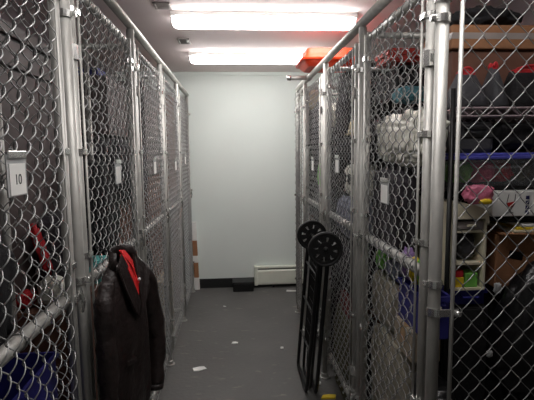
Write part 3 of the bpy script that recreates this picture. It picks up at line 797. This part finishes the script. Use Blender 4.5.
card(XLc, .935, 1.428, 1, 'white card reading 10 in a sleeve on the nearest left gate', '10')
card(XLc, 1.72, 1.398, 1, 'blank looking white card on the left gate above the leather jacket')
card(XLc, 2.50, 1.400, 1, 'white card on the third left gate')
card(XLc, 3.38, 1.385, 1, 'white card on the fourth left gate')
card(XLc, 4.03, 1.415, 1, 'white card on the farthest left gate, nearest the white wall')
card(XRc, 1.53, 1.325, -1, 'white card hanging in front of the white plastic bundle')
card(XRc, 2.26, 1.402, -1, 'white card on the right gate behind the folded cart')
card(XRc, 2.98, 1.385, -1, 'white card on the third right gate, beside the green bag')

# ------------------------------------------------------------------ leather jacket on the left fence
t = thing('leather_jacket', 'dark brown leather jacket with red lining hung on the left fence', 'jacket', (-.385, 1.62, .40))
JC = Vector((-.390, 1.455, .045)); ja = math.radians(74)          # faces the camera, turned a little to the aisle
ju = Vector((math.cos(ja), math.sin(ja), 0)); jn = Vector((math.sin(ja), -math.cos(ja), 0))
def jp(u, n, z): return JC+ju*(u*(1.22 if u < 0 else 1.62))+jn*(n if n > 0 else n*.35)+Vector((0, 0, z))
# torso: closed loops from hem to neck (half widths and depths)
rows = [(.40, -.088, .060, .040), (.48, -.092, .070, .046), (.58, -.092, .078, .050), (.70, -.094, .084, .054), (.82, -.096, .084, .056), (.92, -.094, .080, .054), (.99, -.086, .072, .048), (1.035, -.068, .056, .040), (1.06, -.046, .040, .032)]
bm = bmesh.new(); rings = []; NS = 40
for z, ua, ub, dp in rows:
    ring = []
    for i in range(NS):
        a = 2*PI*i/NS; ca, sa = math.cos(a), math.sin(a)
        u = (ua+ub)/2 + (ub-ua)/2*math.copysign(abs(ca)**.7, ca)
        n = dp*math.copysign(abs(sa)**.7, sa)
        fold = .010*noise.noise(Vector((u*26, z*3.0, 1.7+sa)))+.006*noise.noise(Vector((u*60, z*9, 4+sa)))
        ring.append(bm.verts.new(jp(u+fold*.3, n+fold*1.4, z)))
    rings.append(ring)
for a, b in zip(rings, rings[1:]):
    for k in range(NS): bm.faces.new((a[k], a[(k+1) % NS], b[(k+1) % NS], b[k]))
bm.faces.new(rings[0][::-1]); bm.faces.new(rings[-1])
bmesh.ops.subdivide_edges(bm, edges=bm.edges[:], cuts=1, use_grid_fill=True, smooth=.3)
obj('body', bm, 'leather', t, smooth=True)
def sleeve(pts, rs):
    bm = bmesh.new(); P = [Vector(p) for p in pts]; fine = []; fr = []
    for i in range(len(P)-1):
        for k in range(5):
            f = k/5; fine.append(P[i].lerp(P[i+1], f)); fr.append(rs[i]*(1-f)+rs[i+1]*f)
    fine.append(P[-1]); fr.append(rs[-1])
    add_tube(bm, fine, fr, 16)
    for v in bm.verts:
        v.co += Vector((noise.noise(v.co*22), noise.noise(v.co*22+Vector((5, 5, 5))), 0))*.010
    return obj('sleeve', bm, 'leather', t, smooth=True)
s = sleeve([jp(.060, .010, 1.030), jp(.088, .020, .98), jp(.106, .024, .86), jp(.122, .028, .74), jp(.118, .030, .62), jp(.106, .030, .55)], [.026, .034, .036, .033, .030, .027])
bm = bmesh.new(); add_tube(bm, [jp(.1065, .030, .555), jp(.105, .030, .535)], .030, 16); obj('cuff', bm, 'leather', s, smooth=True)
s = sleeve([jp(-.074, .010, 1.020), jp(-.094, .016, .96), jp(-.098, .020, .82), jp(-.100, .024, .66), jp(-.098, .026, .50), jp(-.094, .026, .42)], [.022, .030, .031, .029, .027, .025])
bm = bmesh.new(); add_tube(bm, [jp(-.094, .026, .425), jp(-.093, .026, .405)], .028, 16); obj('cuff', bm, 'leather', s, smooth=True)
def slab(name, pts, th, m, parent):
    """a thick leather flap: polygon (u, n, z) with thickness along the jacket normal"""
    bm = bmesh.new()
    a = [bm.verts.new(jp(u, n, z)) for u, n, z in pts]; b = [bm.verts.new(jp(u, n-th, z)) for u, n, z in pts]
    k = len(pts); bm.faces.new(a); bm.faces.new(b[::-1])
    for i in range(k): bm.faces.new((a[i], b[i], b[(i+1) % k], a[(i+1) % k]))
    bmesh.ops.bevel(bm, geom=bm.edges[:], offset=.0025, segments=2, affect='EDGES')
    return obj(name, bm, m, parent, smooth=False)
slab('lapel', [(-.030, .040, 1.100), (-.058, .044, 1.060), (-.052, .064, .990), (-.020, .070, .905), (-.002, .072, .880), (.010, .070, .930), (-.012, .062, 1.000), (-.020, .050, 1.060)], .008, 'leather', t)
slab('lapel', [(.020, .040, 1.085), (.058, .046, 1.040), (.066, .060, 1.000), (.050, .066, .985), (.056, .068, .960), (.020, .072, .900), (.006, .072, .880), (.012, .068, .930), (.014, .060, .99)], .008, 'leather', t)
# stand collar: a curved strip round the back of the neck
bm = bmesh.new(); n = 14; q = []
for i in range(n+1):
    a = PI*(-.02+1.04*i/n); u = -.004+.040*math.cos(a); nn = .026-.052*math.sin(a)
    z = 1.105+.012*math.sin(a)
    q.append([bm.verts.new(jp(u*k, nn*kk+.0, zz)) for k, kk, zz in ((1.25, 1.2, 1.055), (1.02, 1.0, z), (.90, .85, z-.002), (1.10, 1.0, 1.05))])
for a, b in zip(q, q[1:]):
    for k in range(4): bm.faces.new((a[k], a[(k+1) % 4], b[(k+1) % 4], b[k]))
bm.faces.new(q[0]); bm.faces.new(q[-1][::-1])
obj('collar', bm, 'leather', t, smooth=True)
# red lining shown in the neck opening
slab('red_lining', [(-.034, .034, 1.098), (-.022, .058, 1.040), (-.002, .066, .965), (.008, .066, .945), (.012, .062, 1.000), (.004, .054, 1.010), (-.008, .052, 1.050), (-.018, .036, 1.095)], .006, 'red_lining', t)['label'] = 'red satin lining'
slab('red_lining', [(-.004, .010, 1.104), (.016, .014, 1.098), (.026, .050, 1.040), (.016, .062, .985), (.008, .060, .985), (.014, .046, 1.040), (.006, .020, 1.080)], .006, 'red_lining', t)['label'] = 'red satin lining'
bm = bmesh.new(); bmesh.ops.create_icosphere(bm, subdivisions=2, radius=.0055); bmesh.ops.translate(bm, verts=bm.verts[:], vec=jp(.006, .069, 1.005))
obj('button', bm, 'enamel', t, smooth=True)
obj('hanging_loop', T([jp(-.016, -.024, 1.10), jp(-.050, -.03, 1.115), (-.447, 1.45, 1.160)], .003, 6), 'black_cloth', t)
slab('pocket_flap', [(-.060, .062, .760), (-.016, .066, .752), (-.016, .066, .735), (-.060, .062, .742)], .006, 'leather', t)

# ------------------------------------------------------------------ folded black cart with two wheels
t = thing('folding_cart', 'folded black shopping cart leaning upside down on the right fence', 'cart', (.44, 2.67, 0))
def utube(xb, xt, y0, y1, z1, m='black_metal', r=.0115, kink=0.0):
    bm = bmesh.new()
    def P(y, f): return (xb+(xt-xb)*f, y-.30*f*z1/.995, r+(z1-r)*f)
    pts = [P(y0, 1), P(y0, .5), P(y0, .08), P(y0+.006, .03), P(y0+.025, .004), P(y1-.025, .004), P(y1-.006, .03), P(y1, .08), P(y1, .5), P(y1, 1)]
    add_tube(bm, pts, r, 10); return bm
obj('frame', utube(.408, .434, 2.50, 2.86, .995), 'black_metal', t, smooth=True)
obj('basket_frame', utube(.438, .452, 2.53, 2.815, .90, r=.009), 'black_metal', t, smooth=True)
hf = obj('handle_frame', utube(.466, .474, 2.485, 2.80, .93), 'black_metal', t, smooth=True)
for f in (.30, .56, .80):
    bm = bmesh.new(); add_tube(bm, [(.408+.026*f, 2.50-.30*f, .995*f), (.408+.026*f, 2.86-.30*f, .995*f)], .006, 8)
    obj('cross_bar', bm, 'black_metal', t, smooth=True)
bm = bmesh.new()
for k in range(10):
    y = 2.53+.30*k/9
    add_tube(bm, [(.440, y-.078, .26), (.456, y-.24, .80)], .0042, 5)
for k in range(8):
    f = k/7; add_tube(bm, [(.440+.016*f, 2.525-.078-.162*f, .26+.54*f), (.440+.016*f, 2.835-.078-.162*f, .26+.54*f)], .0042, 5)
obj('wire_basket', bm, 'black_metal', t)
AX, AZ = .438, .985
obj('axle', T([(AX, 2.085, AZ), (AX, 2.50, AZ)], .007, 10), 'black_metal', t, smooth=True)
def wheel(y):
    R_ = .086
    bm = bmesh.new()
    add_lathe(bm, [(R_*.86, -.012), (R_, -.010), (R_, .010), (R_*.86, .012)], (AX, y, AZ), axis='y', seg=40)
    bmesh.ops.remove_doubles(bm, verts=bm.verts[:], dist=1e-5)
    w_ = obj('wheel', bm, 'rubber', t, smooth=True)
    bm = bmesh.new()
    def ring(r0, r1, d):
        add_lathe(bm, [(r0, -d), (r1, -d), (r1, d), (r0, d)], (AX, y, AZ), axis='y', seg=40)
    ring(.060, .079, .006); ring(.012, .038, .007)
    for k in range(8):
        a0 = 2*PI*k/8+.2; vs = []
        for d in (-.005, .005):
            for r_, hw in ((.036, .50), (.062, .44)):
                for s in (-1, 1):
                    a = a0+s*hw*.62; vs.append(bm.verts.new((AX+r_*math.cos(a), y+d, AZ+r_*math.sin(a))))
        for q in ((0, 1, 3, 2), (4, 6, 7, 5), (0, 4, 5, 1), (2, 3, 7, 6), (0, 2, 6, 4), (1, 5, 7, 3)): bm.faces.new([vs[i] for i in q])
    obj('spoked_rim', bm, 'black_plastic', w_)
    bm = bmesh.new(); add_lathe(bm, [(.001, -.020), (.010, -.019), (.014, -.012), (.014, .014), (.001, .016)], (AX, y, AZ), axis='y', seg=16)
    obj('hub_cap', bm, 'black_plastic', w_, smooth=True)
wheel(2.10); wheel(2.48)

# ------------------------------------------------------------------ by the back wall
t = thing('baseboard_heater', 'cream baseboard heater along the white back wall', 'heater', (.75, 4.66, .035))
HX0, HX1 = .195, 1.50
bm = bmesh.new()
prof = [(4.704, .037), (4.640, .037), (4.636, .050), (4.636, .185), (4.648, .200), (4.704, .200)]
a = [bm.verts.new((HX0+.03, y, z)) for y, z in prof]; b = [bm.verts.new((HX1, y, z)) for y, z in prof]
for k in range(6): bm.faces.new((a[k], a[(k+1) % 6], b[(k+1) % 6], b[k]))
bm.faces.new(a[::-1]); bm.faces.new(b)
obj('front_cover', bm, 'heater', t)
obj('outlet_slot', B(HX0+.03, HX1, 4.655, 4.70, .2005, .212), 'dark_cloth', t)
bm = bmesh.new(); add_box(bm, HX0, HX1, 4.640, 4.704, .213, .236, bev=.005); obj('hood', bm, 'heater', t)
obj('end_cap', B(HX0-.004, HX0+.034, 4.632, 4.705, .030, .240, bev=.004), 'heater', t)
for x in (.4, .9, 1.4): obj('foot', B(x-.01, x+.01, 4.66, 4.70, 0, .037), 'dark_cloth', t)

t = thing('bait_box', 'low black box on the floor against the back wall', 'box', (.07, 4.60, 0))
obj('base', B(-.040, .178, 4.53, 4.685, 0, .088, bev=.006), 'black_plastic', t)
bm = bmesh.new(); add_box(bm, -.046, .184, 4.524, 4.690, .089, .106, bev=.006); obj('lid', bm, 'black_plastic', t)

t = thing('narrow_carton', 'tall narrow white and brown carton leaning in the left far corner', 'box', (-.426, 4.67, 0))
def lean(bm):
    for v in bm.verts: v.co.x += -.030*v.co.z
    return bm
obj('body', lean(B(-.450, -.402, 4.648, 4.700, .0, .735, bev=.003)), 'card', t)
for za, zb in ((0.002, .135), (.30, .375), (.54, .737)):
    obj('white_wrap', lean(B(-.4525, -.3995, 4.6455, 4.7025, za, zb, bev=.002)), 'paper', t)

# ------------------------------------------------------------------ litter on the floor
def scrap(x, y, sx, sy, m, label, seed, name='paper_scrap', h=.006, rot=0):
    bm = bmesh.new(); rnd = random.Random(seed)
    pts = [(-1, -.5), (-.3, -.8), (.9, -.6), (1, .3), (.2, .8), (-.7, .6)]
    top = []; bot = []
    for px, py in pts:
        px *= 1+rnd.uniform(-.2, .2); py *= 1+rnd.uniform(-.2, .2)
        c, s = math.cos(rot), math.sin(rot); X, Y = px*sx/2, py*sy/2
        X, Y = c*X-s*Y, s*X+c*Y
        z = rnd.uniform(.2, 1)*h
        top.append(bm.verts.new((x+X, y+Y, z+.0016))); bot.append(bm.verts.new((x+X, y+Y, max(.0003, z-h*.9))))
    ct = bm.verts.new((x, y, h*.5+.0016)); cb = bm.verts.new((x, y, .0003))
    k = len(pts)
    for i in range(k):
        bm.faces.new((ct, top[i], top[(i+1) % k])); bm.faces.new((cb, bot[(i+1) % k], bot[i]))
        bm.faces.new((top[i], bot[i], bot[(i+1) % k], top[(i+1) % k]))
    tag(obj(name, bm, m), label, 'litter', 'scraps on the floor')
scrap(-.268, 2.886, .10, .075, 'paper', 'torn white paper on the floor, nearest the left fence', 1, rot=.4)
scrap(-.022, 3.276, .045, .04, 'paper', 'small white paper bit in the middle of the floor', 2)
scrap(.330, 3.154, .03, .03, 'paper', 'tiny paper bit on the floor left of the folded cart', 3)
scrap(.575, 4.50, .12, .05, 'paper', 'pale scrap on the floor under the baseboard heater', 4, h=.012)
scrap(.505, 2.63, .03, .05, 'paper', 'narrow white bit on the floor beside the cart foot', 5, rot=1)
scrap(.535, 2.46, .085, .055, 'yellow', 'yellow wrapper on the floor at the foot of the right fence', 6, 'candy_wrapper', h=.012)
def caught(x, y, z, sx, sz, label, seed):
    bm = bmesh.new(); add_blob(bm, x-sx/2, x+sx/2, y-.006, y+.006, z-sz/2, z+sz/2, seed, .6, .3, 3, 3)
    tag(obj('paper_scrap', bm, 'sleeve', smooth=True), label, 'litter')
caught(.735, 1.183, .868, .020, .024, 'small pale scrap caught low in the mesh at the right edge', 201)
caught(.750, 1.183, 1.065, .026, .036, 'grey scrap caught in the mesh below the cream drawer unit', 202)
scrap(-.12, 4.1, .03, .02, 'paper', 'tiny pale speck on the floor ahead of the black box', 7)
